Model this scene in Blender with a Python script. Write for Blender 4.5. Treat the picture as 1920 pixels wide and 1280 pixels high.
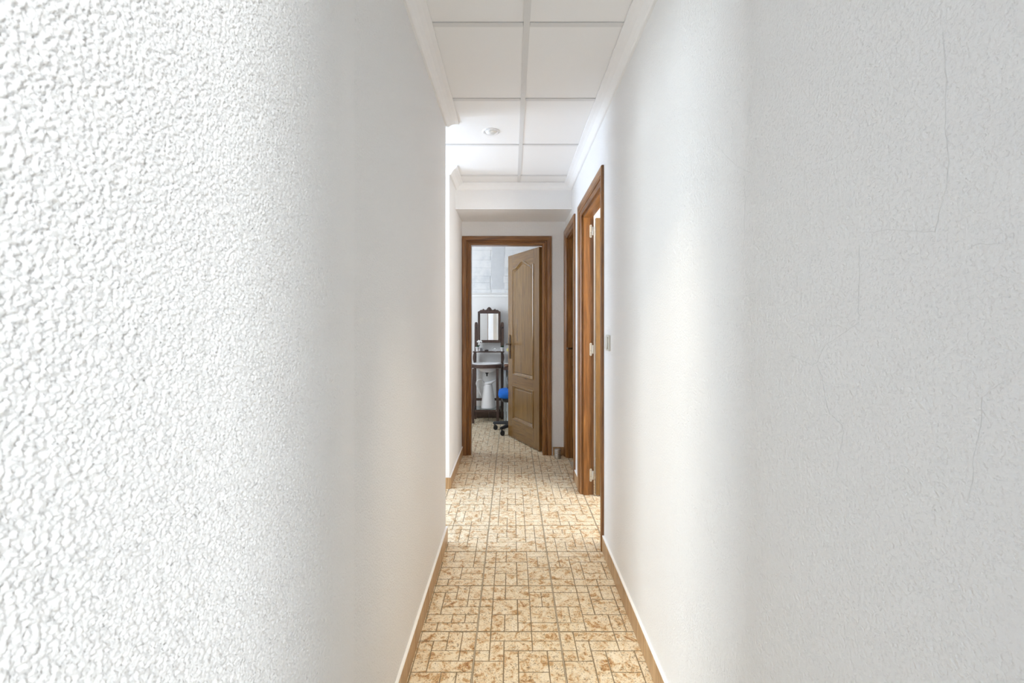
import bpy, bmesh, math, random
from mathutils import Vector
random.seed(7)
S = bpy.context.scene
for o in list(bpy.data.objects): bpy.data.objects.remove(o)
C = S.collection
PI = math.pi
# ---------------------------------------------------------------- camera
EYE = 1.225
cd = bpy.data.cameras.new('camera'); cam = bpy.data.objects.new('camera', cd); C.objects.link(cam)
cam.location = (0, 0, EYE); cam.rotation_euler = (PI/2, 0, 0)
cd.sensor_width = 36; cd.lens = 880/1920*36; cd.shift_y = -35/1920; cd.clip_start = 0.02
cd.dof.use_dof = True; cd.dof.focus_distance = 3.0; cd.dof.aperture_fstop = 11
S.camera = cam
# ---------------------------------------------------------------- world, light, exposure
w = bpy.data.worlds.new('sky'); S.world = w; w.use_nodes = True
bg = w.node_tree.nodes['Background']; bg.inputs[0].default_value = (0.80, 0.88, 1, 1); bg.inputs[1].default_value = 1.0
S.view_settings.view_transform = 'Standard'; S.view_settings.look = 'None'
S.view_settings.gamma = 1; S.view_settings.use_curve_mapping = False; S.view_settings.exposure = 0.38
S.cycles.max_bounces = 14; S.cycles.diffuse_bounces = 10; S.cycles.glossy_bounces = 5
S.cycles.sample_clamp_indirect = 6
def window_light(name, loc, direction, sx, sy, power, col):
    l = bpy.data.lights.new(name, 'AREA'); l.shape = 'RECTANGLE'; l.size = sx; l.size_y = sy
    l.energy = power; l.color = col
    o = bpy.data.objects.new(name, l); C.objects.link(o); o.location = loc
    o.rotation_euler = Vector(direction).to_track_quat('-Z', 'Y').to_euler()
    return o
# daylight entering by each window of the flat (one light in each opening)
window_light('daylight_rear_left_room', (-2.80, -4.53, 1.60), (0, 1, 0), 0.55, 1.3, 430, (0.83, 0.93, 1))
window_light('daylight_rear_right_room', (2.36, -2.93, 1.72), (0, 1, 0), 0.55, 1.2, 75, (0.84, 0.93, 1))
window_light('daylight_passage', (-2.30, 3.04, 1.35), (1, 0, 0), 0.72, 1.75, 34, (0.66, 0.80, 1))
window_light('daylight_bedroom', (-1.56, 4.80, 1.65), (1, .35, 0), 0.5, 1.1, 17, (0.84, 0.92, 1))
window_light('daylight_side_room', (1.75, 2.27, 1.5), (0, 1, 0), 0.9, 1.1, 46, (1.0, 0.97, 0.92))

# ---------------------------------------------------------------- materials
def nodes(name):
    m = bpy.data.materials.new(name); m.use_nodes = True
    return m, m.node_tree.nodes, m.node_tree.links, m.node_tree.nodes['Principled BSDF']
def lin(r, g, b): return tuple(((c/255)/12.92 if c/255 <= .04045 else ((c/255+.055)/1.055)**2.4) for c in (r, g, b)) + (1,)
def plain(name, col, rough=.5, metal=0., spec=.5, **kw):
    m, n, l, b = nodes(name)
    b.inputs['Base Color'].default_value = col; b.inputs['Roughness'].default_value = rough
    b.inputs['Metallic'].default_value = metal; b.inputs['Specular IOR Level'].default_value = spec
    # faint tonal variation so that nothing is dead flat
    t = n.new('ShaderNodeTexCoord'); z = n.new('ShaderNodeTexNoise'); z.inputs['Scale'].default_value = kw.get('ns', 30)
    mx = n.new('ShaderNodeMix'); mx.data_type = 'RGBA'
    l.new(t.outputs['Object'], z.inputs['Vector']); l.new(z.outputs['Fac'], mx.inputs['Factor'])
    k = kw.get('var', .08)
    mx.inputs['A'].default_value = tuple(min(1, c*(1-k)) for c in col[:3]) + (1,)
    mx.inputs['B'].default_value = tuple(min(1, c*(1+k)) for c in col[:3]) + (1,)
    l.new(mx.outputs['Result'], b.inputs['Base Color'])
    return m
def ramp(n, stops):
    r = n.new('ShaderNodeValToRGB'); e = r.color_ramp.elements
    while len(e) < len(stops): e.new(.5)
    for i, (p, c) in enumerate(stops): e[i].position = p; e[i].color = c
    return r
def stucco(name, col, scale, dist, strength):
    m, n, l, b = nodes(name)
    b.inputs['Base Color'].default_value = col; b.inputs['Roughness'].default_value = .75; b.inputs['Specular IOR Level'].default_value = .25
    t = n.new('ShaderNodeTexCoord')
    a = n.new('ShaderNodeTexNoise'); a.inputs['Scale'].default_value = scale; a.inputs['Detail'].default_value = 3.0; a.inputs['Roughness'].default_value = .55
    r = ramp(n, [(.28, (0, 0, 0, 1)), (.50, (.7, .7, .7, 1)), (.72, (1, 1, 1, 1))])
    l.new(t.outputs['Object'], a.inputs['Vector']); l.new(a.outputs['Fac'], r.inputs['Fac'])
    bp = n.new('ShaderNodeBump'); bp.inputs['Distance'].default_value = dist; bp.inputs['Strength'].default_value = strength
    l.new(r.outputs['Color'], bp.inputs['Height']); l.new(bp.outputs['Normal'], b.inputs['Normal'])
    return m
def wood(name, axis, dark, mid, light, rough=.32, fine=1.0, coat=.3):
    m, n, l, b = nodes(name)
    t = n.new('ShaderNodeTexCoord'); mp = n.new('ShaderNodeMapping')
    sc = [38*fine]*3; sc[axis] = 2.2; mp.inputs['Scale'].default_value = sc
    l.new(t.outputs['Object'], mp.inputs['Vector'])
    a = n.new('ShaderNodeTexNoise'); a.inputs['Scale'].default_value = 1.0; a.inputs['Detail'].default_value = 6; a.inputs['Roughness'].default_value = .65; a.inputs['Distortion'].default_value = 1.2
    l.new(mp.outputs[0], a.inputs['Vector'])
    mp2 = n.new('ShaderNodeMapping'); sc2 = [190*fine]*3; sc2[axis] = 7; mp2.inputs['Scale'].default_value = sc2
    l.new(t.outputs['Object'], mp2.inputs['Vector'])
    f = n.new('ShaderNodeTexNoise'); f.inputs['Scale'].default_value = 1; f.inputs['Detail'].default_value = 3
    l.new(mp2.outputs[0], f.inputs['Vector'])
    ma = n.new('ShaderNodeMath'); ma.operation = 'MULTIPLY_ADD'; ma.inputs[1].default_value = .45
    l.new(f.outputs['Fac'], ma.inputs[0]); sub = n.new('ShaderNodeMath'); sub.operation = 'SUBTRACT'; sub.inputs[1].default_value = .225
    l.new(a.outputs['Fac'], ma.inputs[2]); l.new(ma.outputs[0], sub.inputs[0])
    r = ramp(n, [(.30, dark), (.52, mid), (.75, light)]); l.new(sub.outputs[0], r.inputs['Fac'])
    l.new(r.outputs['Color'], b.inputs['Base Color'])
    b.inputs['Roughness'].default_value = rough; b.inputs['Coat Weight'].default_value = coat; b.inputs['Coat Roughness'].default_value = .25
    bp = n.new('ShaderNodeBump'); bp.inputs['Distance'].default_value = .0006; bp.inputs['Strength'].default_value = .5
    l.new(f.outputs['Fac'], bp.inputs['Height']); l.new(bp.outputs['Normal'], b.inputs['Normal'])
    return m
def tile_stone(name):
    m, n, l, b = nodes(name)
    t = n.new('ShaderNodeTexCoord'); oi = n.new('ShaderNodeObjectInfo')
    mul = n.new('ShaderNodeVectorMath'); mul.operation = 'SCALE'; mul.inputs[0].default_value = (37, 53, 19)
    l.new(oi.outputs['Random'], mul.inputs['Scale'])
    ad = n.new('ShaderNodeVectorMath'); ad.operation = 'ADD'
    l.new(t.outputs['Object'], ad.inputs[0]); l.new(mul.outputs[0], ad.inputs[1])
    big = n.new('ShaderNodeTexNoise'); big.inputs['Scale'].default_value = 27; big.inputs['Detail'].default_value = 8; big.inputs['Roughness'].default_value = .72; big.inputs['Distortion'].default_value = .8
    l.new(ad.outputs[0], big.inputs['Vector'])
    cream, tan, ochre, rust = lin(242, 231, 210), lin(230, 213, 182), lin(198, 158, 106), lin(150, 100, 54)
    r = ramp(n, [(.36, cream), (.51, tan), (.59, ochre), (.67, rust)]); l.new(big.outputs['Fac'], r.inputs['Fac'])
    vein = n.new('ShaderNodeTexNoise'); vein.inputs['Scale'].default_value = 75; vein.inputs['Detail'].default_value = 5; vein.inputs['Roughness'].default_value = .7; vein.inputs['Distortion'].default_value = 2.0
    l.new(ad.outputs[0], vein.inputs['Vector'])
    rv = ramp(n, [(.39, (1, 1, 1, 1)), (.45, (0, 0, 0, 1))]); l.new(vein.outputs['Fac'], rv.inputs['Fac'])
    rw = ramp(n, [(.57, (0, 0, 0, 1)), (.64, (1, 1, 1, 1))]); l.new(vein.outputs['Fac'], rw.inputs['Fac'])
    mx = n.new('ShaderNodeMix'); mx.data_type = 'RGBA'; mx.inputs['B'].default_value = lin(104, 84, 56)
    m1 = n.new('ShaderNodeMath'); m1.operation = 'MULTIPLY'; m1.inputs[1].default_value = .8; l.new(rv.outputs['Color'], m1.inputs[0])
    l.new(m1.outputs[0], mx.inputs['Factor']); l.new(r.outputs['Color'], mx.inputs['A'])
    mw = n.new('ShaderNodeMix'); mw.data_type = 'RGBA'; mw.inputs['B'].default_value = lin(244, 238, 224)
    m2 = n.new('ShaderNodeMath'); m2.operation = 'MULTIPLY'; m2.inputs[1].default_value = .7; l.new(rw.outputs['Color'], m2.inputs[0])
    l.new(m2.outputs[0], mw.inputs['Factor']); l.new(mx.outputs['Result'], mw.inputs['A'])
    l.new(mw.outputs['Result'], b.inputs['Base Color'])
    b.inputs['Roughness'].default_value = .34; b.inputs['Specular IOR Level'].default_value = .45
    bp = n.new('ShaderNodeBump'); bp.inputs['Distance'].default_value = .0008; bp.inputs['Strength'].default_value = .35
    l.new(vein.outputs['Fac'], bp.inputs['Height']); l.new(bp.outputs['Normal'], b.inputs['Normal'])
    return m
def patchy(name):
    m, n, l, b = nodes(name)
    t = n.new('ShaderNodeTexCoord'); z = n.new('ShaderNodeTexNoise'); z.inputs['Scale'].default_value = 5; z.inputs['Detail'].default_value = 6; z.inputs['Roughness'].default_value = .7
    l.new(t.outputs['Object'], z.inputs['Vector'])
    r = ramp(n, [(.36, lin(214, 217, 220)), (.50, lin(230, 231, 232)), (.66, lin(236, 236, 236))]); l.new(z.outputs['Fac'], r.inputs['Fac'])
    l.new(r.outputs['Color'], b.inputs['Base Color']); b.inputs['Roughness'].default_value = .85
    return m
M = {}
M['wall'] = stucco('white_textured_paint', (.83, .828, .823, 1), 190, .0022, .9)
M['wall_r'] = stucco('white_worn_textured_paint', (.83, .828, .823, 1), 170, .0016, .9)
M['plaster'] = stucco('white_spray_plaster', (.83, .828, .823, 1), 190, .0012, .7)
M['wall_soft'] = stucco('white_rolled_paint', (.85, .847, .843, 1), 150, .0016, .7)
M['bounce_limit'] = plain('blue_grey_bounce_limit', (.62, .635, .65, 1), .8)  # tone picked to limit light bounced from the unseen rear rooms
M['ceil'] = plain('ceiling_tile_white', (.89, .888, .884, 1), .85, var=.02, ns=300)
M['bar'] = plain('grid_bar_grey_white', (.74, .74, .735, 1), .5, var=.02)
M['cornice'] = plain('plaster_cornice', (.88, .878, .874, 1), .7, var=.02)
M['shadowgap'] = plain('painted_gap_shade', (.06, .06, .06, 1), .9)  # near-black colour stands in for shade in the gaps between ceiling tiles
D_, M_, L_ = lin(96, 58, 22), lin(131, 85, 38), lin(164, 114, 60)
M['wood_x'] = wood('oak_stained_x', 0, D_, M_, L_); M['wood_y'] = wood('oak_stained_y', 1, D_, M_, L_); M['wood_z'] = wood('oak_stained_z', 2, D_, M_, L_)
M['leaf_x'] = wood('oak_leaf_x', 0, lin(96, 66, 28), lin(118, 85, 39), lin(136, 102, 52), .26, 1, .5)
M['leaf_z'] = wood('oak_leaf_z', 2, lin(96, 66, 28), lin(118, 85, 39), lin(136, 102, 52), .26, 1, .5)
M['panel_z'] = wood('oak_panel_z', 2, lin(98, 68, 24), lin(122, 89, 37), lin(142, 108, 51), .24, .8, .5)
M['dark_z'] = wood('walnut_dark_z', 2, lin(44, 30, 26), lin(76, 56, 48), lin(104, 82, 72), .4, 1.5, .2)
M['dark_x'] = wood('walnut_dark_x', 0, lin(44, 30, 26), lin(76, 56, 48), lin(104, 82, 72), .4, 1.5, .2)
M['skirt_y'] = wood('skirting_tile_y', 2, lin(140, 106, 70), lin(178, 142, 100), lin(206, 176, 136), .35, 1.2, .2)
M['skirt_dark'] = plain('skirting_brown', lin(92, 72, 60), .4, var=.25)
M['stone'] = tile_stone('floor_tile_stone')
M['groove'] = plain('tile_groove', lin(138, 122, 96), .7, var=.35, ns=60)
M['grout'] = plain('grout', lin(196, 186, 168), .85, var=.12, ns=60)
M['floor_plain'] = plain('floor_plain', lin(205, 180, 138), .5, var=.2, ns=9)
M['patch'] = patchy('whitewashed_plaster'); M['patch_grey'] = plain('grey_plaster', lin(212, 214, 217), .9, var=.06, ns=14)
M['white_gloss'] = plain('white_enamel', (.86, .86, .87, 1), .18, var=.02)
M['white_matt'] = plain('white_plastic', (.80, .80, .78, 1), .4, var=.03)
M['switch'] = plain('switch_plastic', lin(214, 213, 205), .35, var=.02)
M['nickel'] = plain('nickel', (.72, .71, .68, 1), .32, 1., var=.05); M['steel'] = plain('brushed_steel', (.50, .49, .48, 1), .28, 1.)
M['bronze'] = plain('aged_brass', lin(88, 68, 48), .35, .8); M['gold'] = plain('brass', lin(214, 172, 90), .3, 1.)
M['hinge'] = plain('painted_hinge', lin(226, 224, 214), .35, .3)
M['black'] = plain('black_plastic', (.018, .02, .024, 1), .45); M['rubber'] = plain('rubber', (.012, .012, .013, 1), .6)
M['blue'] = plain('blue_fabric', lin(8, 100, 196), .85, var=.2, ns=60)
M['green'] = plain('green_leaf', lin(38, 74, 44), .6, var=.4, ns=90); M['petal'] = plain('white_petal', (.85, .85, .84, 1), .6)
M['grey_card'] = plain('grey_card', lin(150, 150, 152), .8); M['brown_dark'] = plain('dark_brown', lin(48, 34, 30), .6)
M['basket'] = plain('brown_wicker', lin(124, 92, 74), .8, var=.3, ns=120); M['yellow'] = plain('pale_yellow', lin(226, 218, 140), .5)
M['grey_metal'] = plain('grey_metal', lin(168, 172, 172), .45); M['white_board'] = plain('white_board', lin(206, 214, 216), .5, var=.03)
M['crack'] = plain('crack_line', (.66, .655, .645, 1), .9); M['bulb'] = plain('bulb_glass', (.82, .82, .80, 1), .15)
g, n_, l_, b_ = nodes('mirror_glass'); b_.inputs['Metallic'].default_value = 1; b_.inputs['Roughness'].default_value = .02; b_.inputs['Base Color'].default_value = (.93, .94, .94, 1); M['mirror'] = g
g, n_, l_, b_ = nodes('shelf_glass'); b_.inputs['Transmission Weight'].default_value = 1; b_.inputs['Roughness'].default_value = .03; b_.inputs['Base Color'].default_value = (.72, .82, .86, 1); M['glass'] = g

# ---------------------------------------------------------------- mesh helpers
def wloc(o):
    v = Vector((0, 0, 0))
    while o: v += o.location; o = o.parent
    return v
class MB:
    def __init__(s): s.v = []; s.f = []; s.m = []; s.sm = []
    def add(s, vs, fs, mi=0, smooth=False):
        k = len(s.v); s.v += [tuple(p) for p in vs]
        for f in fs: s.f.append([i+k for i in f]); s.m.append(mi); s.sm.append(smooth)
        return s
    def box(s, x0, x1, y0, y1, z0, z1, mi=0):
        p = [(x, y, z) for z in (z0, z1) for y in (y0, y1) for x in (x0, x1)]
        return s.add(p, [(0, 2, 3, 1), (4, 5, 7, 6), (0, 1, 5, 4), (1, 3, 7, 5), (3, 2, 6, 7), (2, 0, 4, 6)], mi)
    def tube(s, pts, r, seg=10, closed=False, mi=0):
        pts = [Vector(p) for p in pts]; n = len(pts); rings = []; up = None
        for i, p in enumerate(pts):
            a = pts[(i-1) % n] if closed or i else p; b = pts[(i+1) % n] if closed or i < n-1 else p
            t = (b-a).normalized()
            if up is None: up = Vector((0, 0, 1)) if abs(t.z) < .9 else Vector((1, 0, 0))
            u = (up - t*up.dot(t)).normalized(); up = u; w_ = t.cross(u); rr = r[i] if isinstance(r, (list, tuple)) else r
            rings.append([p + (u*math.cos(2*PI*k/seg) + w_*math.sin(2*PI*k/seg))*rr for k in range(seg)])
        vs = [q for R in rings for q in R]; fs = []
        for i in range(n if closed else n-1):
            j = (i+1) % n
            for k in range(seg): fs.append((i*seg+k, i*seg+(k+1) % seg, j*seg+(k+1) % seg, j*seg+k))
        if not closed: fs += [tuple(range(seg))[::-1], tuple((n-1)*seg+k for k in range(seg))]
        return s.add(vs, fs, mi, True)
    def lathe(s, prof, c=(0, 0, 0), seg=28, ax=2, mi=0):
        vs = []; fs = []
        for (r, h) in prof:
            for k in range(seg):
                a = 2*PI*k/seg; p = [r*math.cos(a), r*math.sin(a), h]
                if ax == 0: p = [p[2], p[0], p[1]]
                if ax == 1: p = [p[0], p[2], p[1]]
                vs.append((p[0]+c[0], p[1]+c[1], p[2]+c[2]))
        m = len(prof)
        for i in range(m-1):
            for k in range(seg): fs.append((i*seg+k, i*seg+(k+1) % seg, (i+1)*seg+(k+1) % seg, (i+1)*seg+k))
        if prof[0][0] > 1e-6: fs.append(tuple(range(seg))[::-1])
        if prof[-1][0] > 1e-6: fs.append(tuple((m-1)*seg+k for k in range(seg)))
        return s.add(vs, fs, mi, True)
    def prism(s, poly, to3, t0, t1, mi=0):      # poly in 2-D, to3(a, b, t)
        n = len(poly); vs = [to3(a, b, t0) for a, b in poly] + [to3(a, b, t1) for a, b in poly]
        fs = [tuple(range(n)), tuple(range(n, 2*n))[::-1]] + [(i, (i+1) % n, n+(i+1) % n, n+i) for i in range(n)]
        return s.add(vs, fs, mi)
    def sell(s, c, rad, e=.5, seg=24, rings=14, mi=0):   # rounded cushion (superellipsoid)
        sg = lambda v, p: math.copysign(abs(v)**p, v); vs = []; fs = []
        for i in range(rings+1):
            ph = -PI/2 + PI*i/rings
            for k in range(seg):
                th = 2*PI*k/seg
                vs.append((c[0]+rad[0]*sg(math.cos(ph), e)*sg(math.cos(th), e), c[1]+rad[1]*sg(math.cos(ph), e)*sg(math.sin(th), e), c[2]+rad[2]*sg(math.sin(ph), e)))
        for i in range(rings):
            for k in range(seg): fs.append((i*seg+k, i*seg+(k+1) % seg, (i+1)*seg+(k+1) % seg, (i+1)*seg+k))
        return s.add(vs, fs, mi, True)
    def loft(s, rows, closed_rows=False, mi=0, smooth=False, caps=True):  # rows of equal length, joined one to the next
        n = len(rows[0]); vs = [p for R in rows for p in R]; fs = []
        for i in range(len(rows) if closed_rows else len(rows)-1):
            j = (i+1) % len(rows)
            for k in range(n): fs.append((i*n+k, i*n+(k+1) % n, j*n+(k+1) % n, j*n+k))
        if caps and not closed_rows: fs += [tuple(range(n))[::-1], tuple((len(rows)-1)*n+k for k in range(n))]
        return s.add(vs, fs, mi, smooth)
    def mesh(s, name, mats):
        me = bpy.data.meshes.new(name); me.from_pydata(s.v, [], s.f)
        for m in mats: me.materials.append(m)
        for p, mi, sm in zip(me.polygons, s.m, s.sm): p.material_index = mi; p.use_smooth = sm
        bm = bmesh.new(); bm.from_mesh(me); bmesh.ops.remove_doubles(bm, verts=bm.verts, dist=1e-6); bmesh.ops.recalc_face_normals(bm, faces=bm.faces); bm.to_mesh(me); bm.free()
        return me
    def build(s, name, mats, parent=None, local=False, bevel=0):
        mats = [M[mats]] if isinstance(mats, str) else [M[k] for k in mats]
        if parent is not None and not local:
            L = wloc(parent); s.v = [(x-L.x, y-L.y, z-L.z) for x, y, z in s.v]
        o = bpy.data.objects.new(name, s.mesh(name, mats)); C.objects.link(o)
        if parent is not None: o.parent = parent
        if bevel:
            md = o.modifiers.new('bevel', 'BEVEL'); md.width = bevel; md.segments = 2; md.limit_method = 'ANGLE'
        return o
def tag(o, label, cat=None, group=None, kind=None):
    o['label'] = label
    if cat: o['category'] = cat
    if group: o['group'] = group
    if kind: o['kind'] = kind
    return o
def struct(o, label, cat): return tag(o, label, cat, None, 'structure')
def empty(name, loc): 
    o = bpy.data.objects.new(name, None); C.objects.link(o); o.location = loc; o.empty_display_size = .05; return o
def boxes(name, bx, mat, parent=None, bevel=0):
    b = MB()
    for q in bx: b.box(*q)
    return b.build(name, mat, parent, bevel=bevel)

# ---------------------------------------------------------------- the plan (metres; x right, y along the corridor, z up)
CEIL = 2.365
XL, XR = -.370, .493                 # corridor walls
YL0, YL1 = .25, 2.615                # visible run of the left wall
XF, YF = -.464, 3.470                # far left wall block
YB = 4.350; YE = 6.06                # wall with the far door; bedroom back wall
TW = .09
# --- walls
wl = struct(boxes('wall_left', [(XL-TW, XL, YL0, YL1, 0, CEIL+.1), (-2.40, XL-TW, YL1-TW, YL1, 0, 2.6), (XL-TW, XL, -.5, YL0, 2.06, CEIL+.1), (XL-TW, XL, -1.5, -.5, 0, CEIL+.1)], 'wall'),
       'white rough-textured wall filling the left side', 'wall')
struct(boxes('wall_left_far', [(XF-TW, XF, YF, YB, 0, CEIL+.1), (-2.40, XF-TW, YF, YF+TW, 0, 2.6)], 'wall_soft'), 'short white wall beside the open bedroom door, beyond the side passage', 'wall')
# sprayed plaster relief on the stretch of the left wall nearest the viewer
import numpy as np
def plaster_relief(y0, y1, z0, z1, step, parent):
    ny, nz = int((y1-y0)/step)+1, int((z1-z0)/step)+1
    rng = np.random.default_rng(4); wn = rng.standard_normal((nz, ny))
    fz = np.fft.fftfreq(nz, step)[:, None]; fy = np.fft.fftfreq(ny, step)[None, :]; f = np.sqrt(fz*fz+fy*fy)
    def band(lam, wdt):
        q = np.real(np.fft.ifft2(np.fft.fft2(wn)*np.exp(-((f-1/lam)*wdt)**2))); return q/q.std()
    h = .9*band(.0064, .0052) + .55*band(.0045, .004) + .45*band(.013, .012)
    h = np.tanh(h*.8)*.5 + .25*np.maximum(h, 0)**.8 - .35*np.maximum(-h-1.0, 0)
    h = (h-h.min())/(h.max()-h.min())*.0085
    Y, Z = np.meshgrid(np.linspace(y0, y1, ny), np.linspace(z0, z1, nz))
    h = h*np.clip((y1-Y)/.35, 0, 1) + .00012
    co = np.stack([XL+h, Y, Z], -1).reshape(-1, 3).astype(np.float32)
    i = np.arange(nz*ny).reshape(nz, ny); q = np.stack([i[:-1, :-1], i[:-1, 1:], i[1:, 1:], i[1:, :-1]], -1).reshape(-1).astype(np.int32)
    me = bpy.data.meshes.new('sprayed_plaster'); nf = len(q)//4
    me.vertices.add(len(co)); me.vertices.foreach_set('co', co.ravel()); me.loops.add(len(q)); me.loops.foreach_set('vertex_index', q)
    me.polygons.add(nf); me.polygons.foreach_set('loop_start', np.arange(nf, dtype=np.int32)*4); me.polygons.foreach_set('loop_total', np.full(nf, 4, np.int32))
    me.update(calc_edges=True); me.polygons.foreach_set('use_smooth', np.ones(nf, bool)); me.materials.append(M['plaster']); me.validate()
    o = bpy.data.objects.new('sprayed_plaster', me); C.objects.link(o); o.parent = parent; o['kind'] = 'stuff'; o['label'] = 'rough sprayed plaster relief'
    return o
plaster_relief(YL0, 1.10, .08, CEIL-.04, .0015, wl)
# door openings in the right wall: (y0, y1, top)
O1 = (2.590, 3.358, 1.995); O2 = (3.715, 4.262, 1.995); O3 = (-.386, .290, 1.955)
wr = boxes('wall_right', [(XR, XR+TW, -1.5, -1.2, 0, CEIL+.1), (XR, XR+TW, -1.2, -.4, 2.34, CEIL+.1), (XR, XR+TW, -.4, O1[0], 0, CEIL+.1), (XR, XR+TW, O1[0], O1[1], O1[2], CEIL+.1),
       (XR, XR+TW, O1[1], O2[0], 0, CEIL+.1), (XR, XR+TW, O2[0], O2[1], O2[2], CEIL+.1), (XR, XR+TW, O2[1], YB, 0, CEIL+.1)], 'wall_r')
struct(wr, 'long white textured wall with hairline cracks on the right', 'wall')
struct(boxes('wall_back', [(-1.70, O3[0], YB, YB+TW, 0, 2.6), (O3[0], O3[1], YB, YB+TW, O3[2], 2.6), (O3[1], 1.90, YB, YB+TW, 0, 2.6)], 'wall_soft'), 'white end wall around the bedroom doorway', 'wall')
struct(boxes('wall_rear', [(XL-TW, XR+TW, -1.6, -1.5, 0, 2.6)], 'wall_soft'), 'white end wall of the corridor behind the viewer', 'wall')
bm_ = boxes('trim_1', [(XF, XR, 3.87, YB, 2.161, CEIL+.1)], 'wall_soft')
struct(bm_, 'white textured beam across the ceiling before the bedroom door', 'beam')
# rooms off the corridor, seen through openings or only by their light
WIN = {}
def win(n, plane, c0, c1, z0, z1, at, label):
    r = empty('window_%d' % n, (0, 0, 0)); struct(r, label, 'window')
    b = MB(); fw = .05
    def bx(a0, a1, q0, q1):
        if plane == 'y': b.box(a0, a1, at-.03, at+.03, q0, q1)
        else: b.box(at-.03, at+.03, a0, a1, q0, q1)
    bx(c0, c0+fw, z0, z1); bx(c1-fw, c1, z0, z1); bx(c0+fw, c1-fw, z0, z0+fw); bx(c0+fw, c1-fw, z1-fw, z1)
    b.build('window_frame', 'white_matt', r)
    return r
struct(boxes('wall_rear_left_room', [(-3.3, -3.2, -4.6, YL1-TW, 0, 2.6), (-3.2, -3.10, -4.7, -4.6, 0, 2.6), (-2.50, XL-TW, -4.7, -4.6, 0, 2.6), (-3.10, -2.50, -4.7, -4.6, 0, .9), (-3.10, -2.50, -4.7, -4.6, 2.3, 2.6), (XL-TW, XL, -4.6, -1.6, 0, 2.6), (-3.2, -2.4, YL1-TW-.1, YL1-TW, 0, 2.6)], 'bounce_limit'), 'unseen walls of the room behind on the left, toned blue-grey to limit bounced light', 'wall')
struct(boxes('wall_rear_right_room', [(XR+TW, 2.05, -3.1, -3.0, 0, 2.6), (2.67, 3.0, -3.1, -3.0, 0, 2.6), (2.05, 2.67, -3.1, -3.0, 0, 1.05), (2.05, 2.67, -3.1, -3.0, 2.40, 2.6), (3.0, 3.1, -3.1, 1.1, 0, 2.6), (XR, XR+TW, -3.1, -1.6, 0, 2.6), (XR+TW, 3.0, 1.0, 1.1, 0, 2.6)], 'bounce_limit'), 'unseen walls of the room behind on the right, toned blue-grey to limit bounced light', 'wall')
struct(boxes('wall_passage_end', [(-2.45, -2.36, YL1, 2.66, 0, 2.6), (-2.45, -2.36, 3.42, YF, 0, 2.6), (-2.45, -2.36, 2.66, 3.42, 0, .40), (-2.45, -2.36, 2.66, 3.42, 2.27, 2.6)], 'wall_soft'), 'white end wall of the side passage around its window', 'wall')
struct(boxes('wall_side_room', [(2.4, 2.5, 2.2, 4.0, 0, 2.6), (XR+TW, 1.25, 2.1, 2.2, 0, 2.6), (2.25, 2.5, 2.1, 2.2, 0, 2.6), (1.25, 2.25, 2.1, 2.2, 0, .9), (1.25, 2.25, 2.1, 2.2, 2.1, 2.6), (XR+TW, 2.5, 4.0, 4.1, 0, 2.6)], 'wall_soft'), 'white walls of the room behind the ajar right-hand door', 'wall')
wb = boxes('wall_bedroom_back', [(-1.7, 1.9, YE, YE+.1, 0, 1.612)], 'wall_soft'); struct(wb, 'smooth white lower wall behind the washstand', 'wall')
struct(boxes('wall_bedroom_side', [(-1.7, -1.6, YB+TW, 4.5, 0, 2.6), (-1.7, -1.6, 5.1, YE, 0, 2.6), (-1.7, -1.6, 4.5, 5.1, 0, 1.05), (-1.7, -1.6, 4.5, 5.1, 2.25, 2.6), (1.8, 1.9, YB+TW, YE, 0, 2.6)], 'wall_soft'), 'white side walls of the bedroom', 'wall')
win(1, 'y', -3.10, -2.50, .9, 2.3, -4.65, 'white framed window of the room behind on the left')
win(2, 'y', 2.05, 2.67, 1.05, 2.40, -3.05, 'white framed window of the room behind on the right')
win(3, 'x', 2.66, 3.42, .40, 2.27, -2.41, 'white framed window at the end of the side passage')
win(4, 'x', 4.5, 5.1, 1.05, 2.25, -1.65, 'white framed bedroom window left of the washstand')
win(5, 'y', 1.25, 2.25, .9, 2.1, 2.15, 'white framed window of the side room')
# upper bedroom wall: old whitewashed plaster courses with a patched chase
ub = boxes('wall_bedroom_upper', [(-1.7, 1.9, YE+.012, YE+.1, 1.612, 2.6)], 'patch'); struct(ub, 'patchy whitewashed upper wall above the moulding in the bedroom', 'wall')
zs = [1.615, 1.655, 1.741, 1.828, 1.932, 2.036, 2.162, 2.30]
for i in range(len(zs)-1):
    jig = random.uniform(-.012, .012)
    boxes('plaster_course', [(-.62+jig, -.262+jig*2, YE+.002+random.uniform(0, .004), YE+.02, zs[i]+.003, zs[i+1]-.003)], 'patch', ub, bevel=.003)
    boxes('plaster_course', [(-.098+jig, .6, YE+.003+random.uniform(0, .004), YE+.02, zs[i]+.0015, zs[i+1]-.0015)], 'patch', ub, bevel=.002)
pb = MB(); pts = []
for i in range(9): pts.append((-.262+random.uniform(-.012, .012), 1.665+i*.075))
for i in range(9): pts.append((-.094+random.uniform(-.012, .012), 1.665+(8-i)*.075))
pb.prism(pts, lambda a, b, t: (a, t, b), YE+.004, YE+.014); o = pb.build('plaster_patch', 'patch_grey', ub); o['label'] = 'grey vertical plaster patch'
m = MB(); prof = [(0, 1.556), (.010, 1.556), (.012, 1.570), (.006, 1.575), (.010, 1.592), (.020, 1.600), (.022, 1.612), (0, 1.612)]
m.loft([[(-1.6, YE-a, z) for a, z in prof], [(1.8, YE-a, z) for a, z in prof]]); struct(m.build('trim_2', 'cornice'), 'white moulding rail across the bedroom wall above the mirror', 'moulding')
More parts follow.
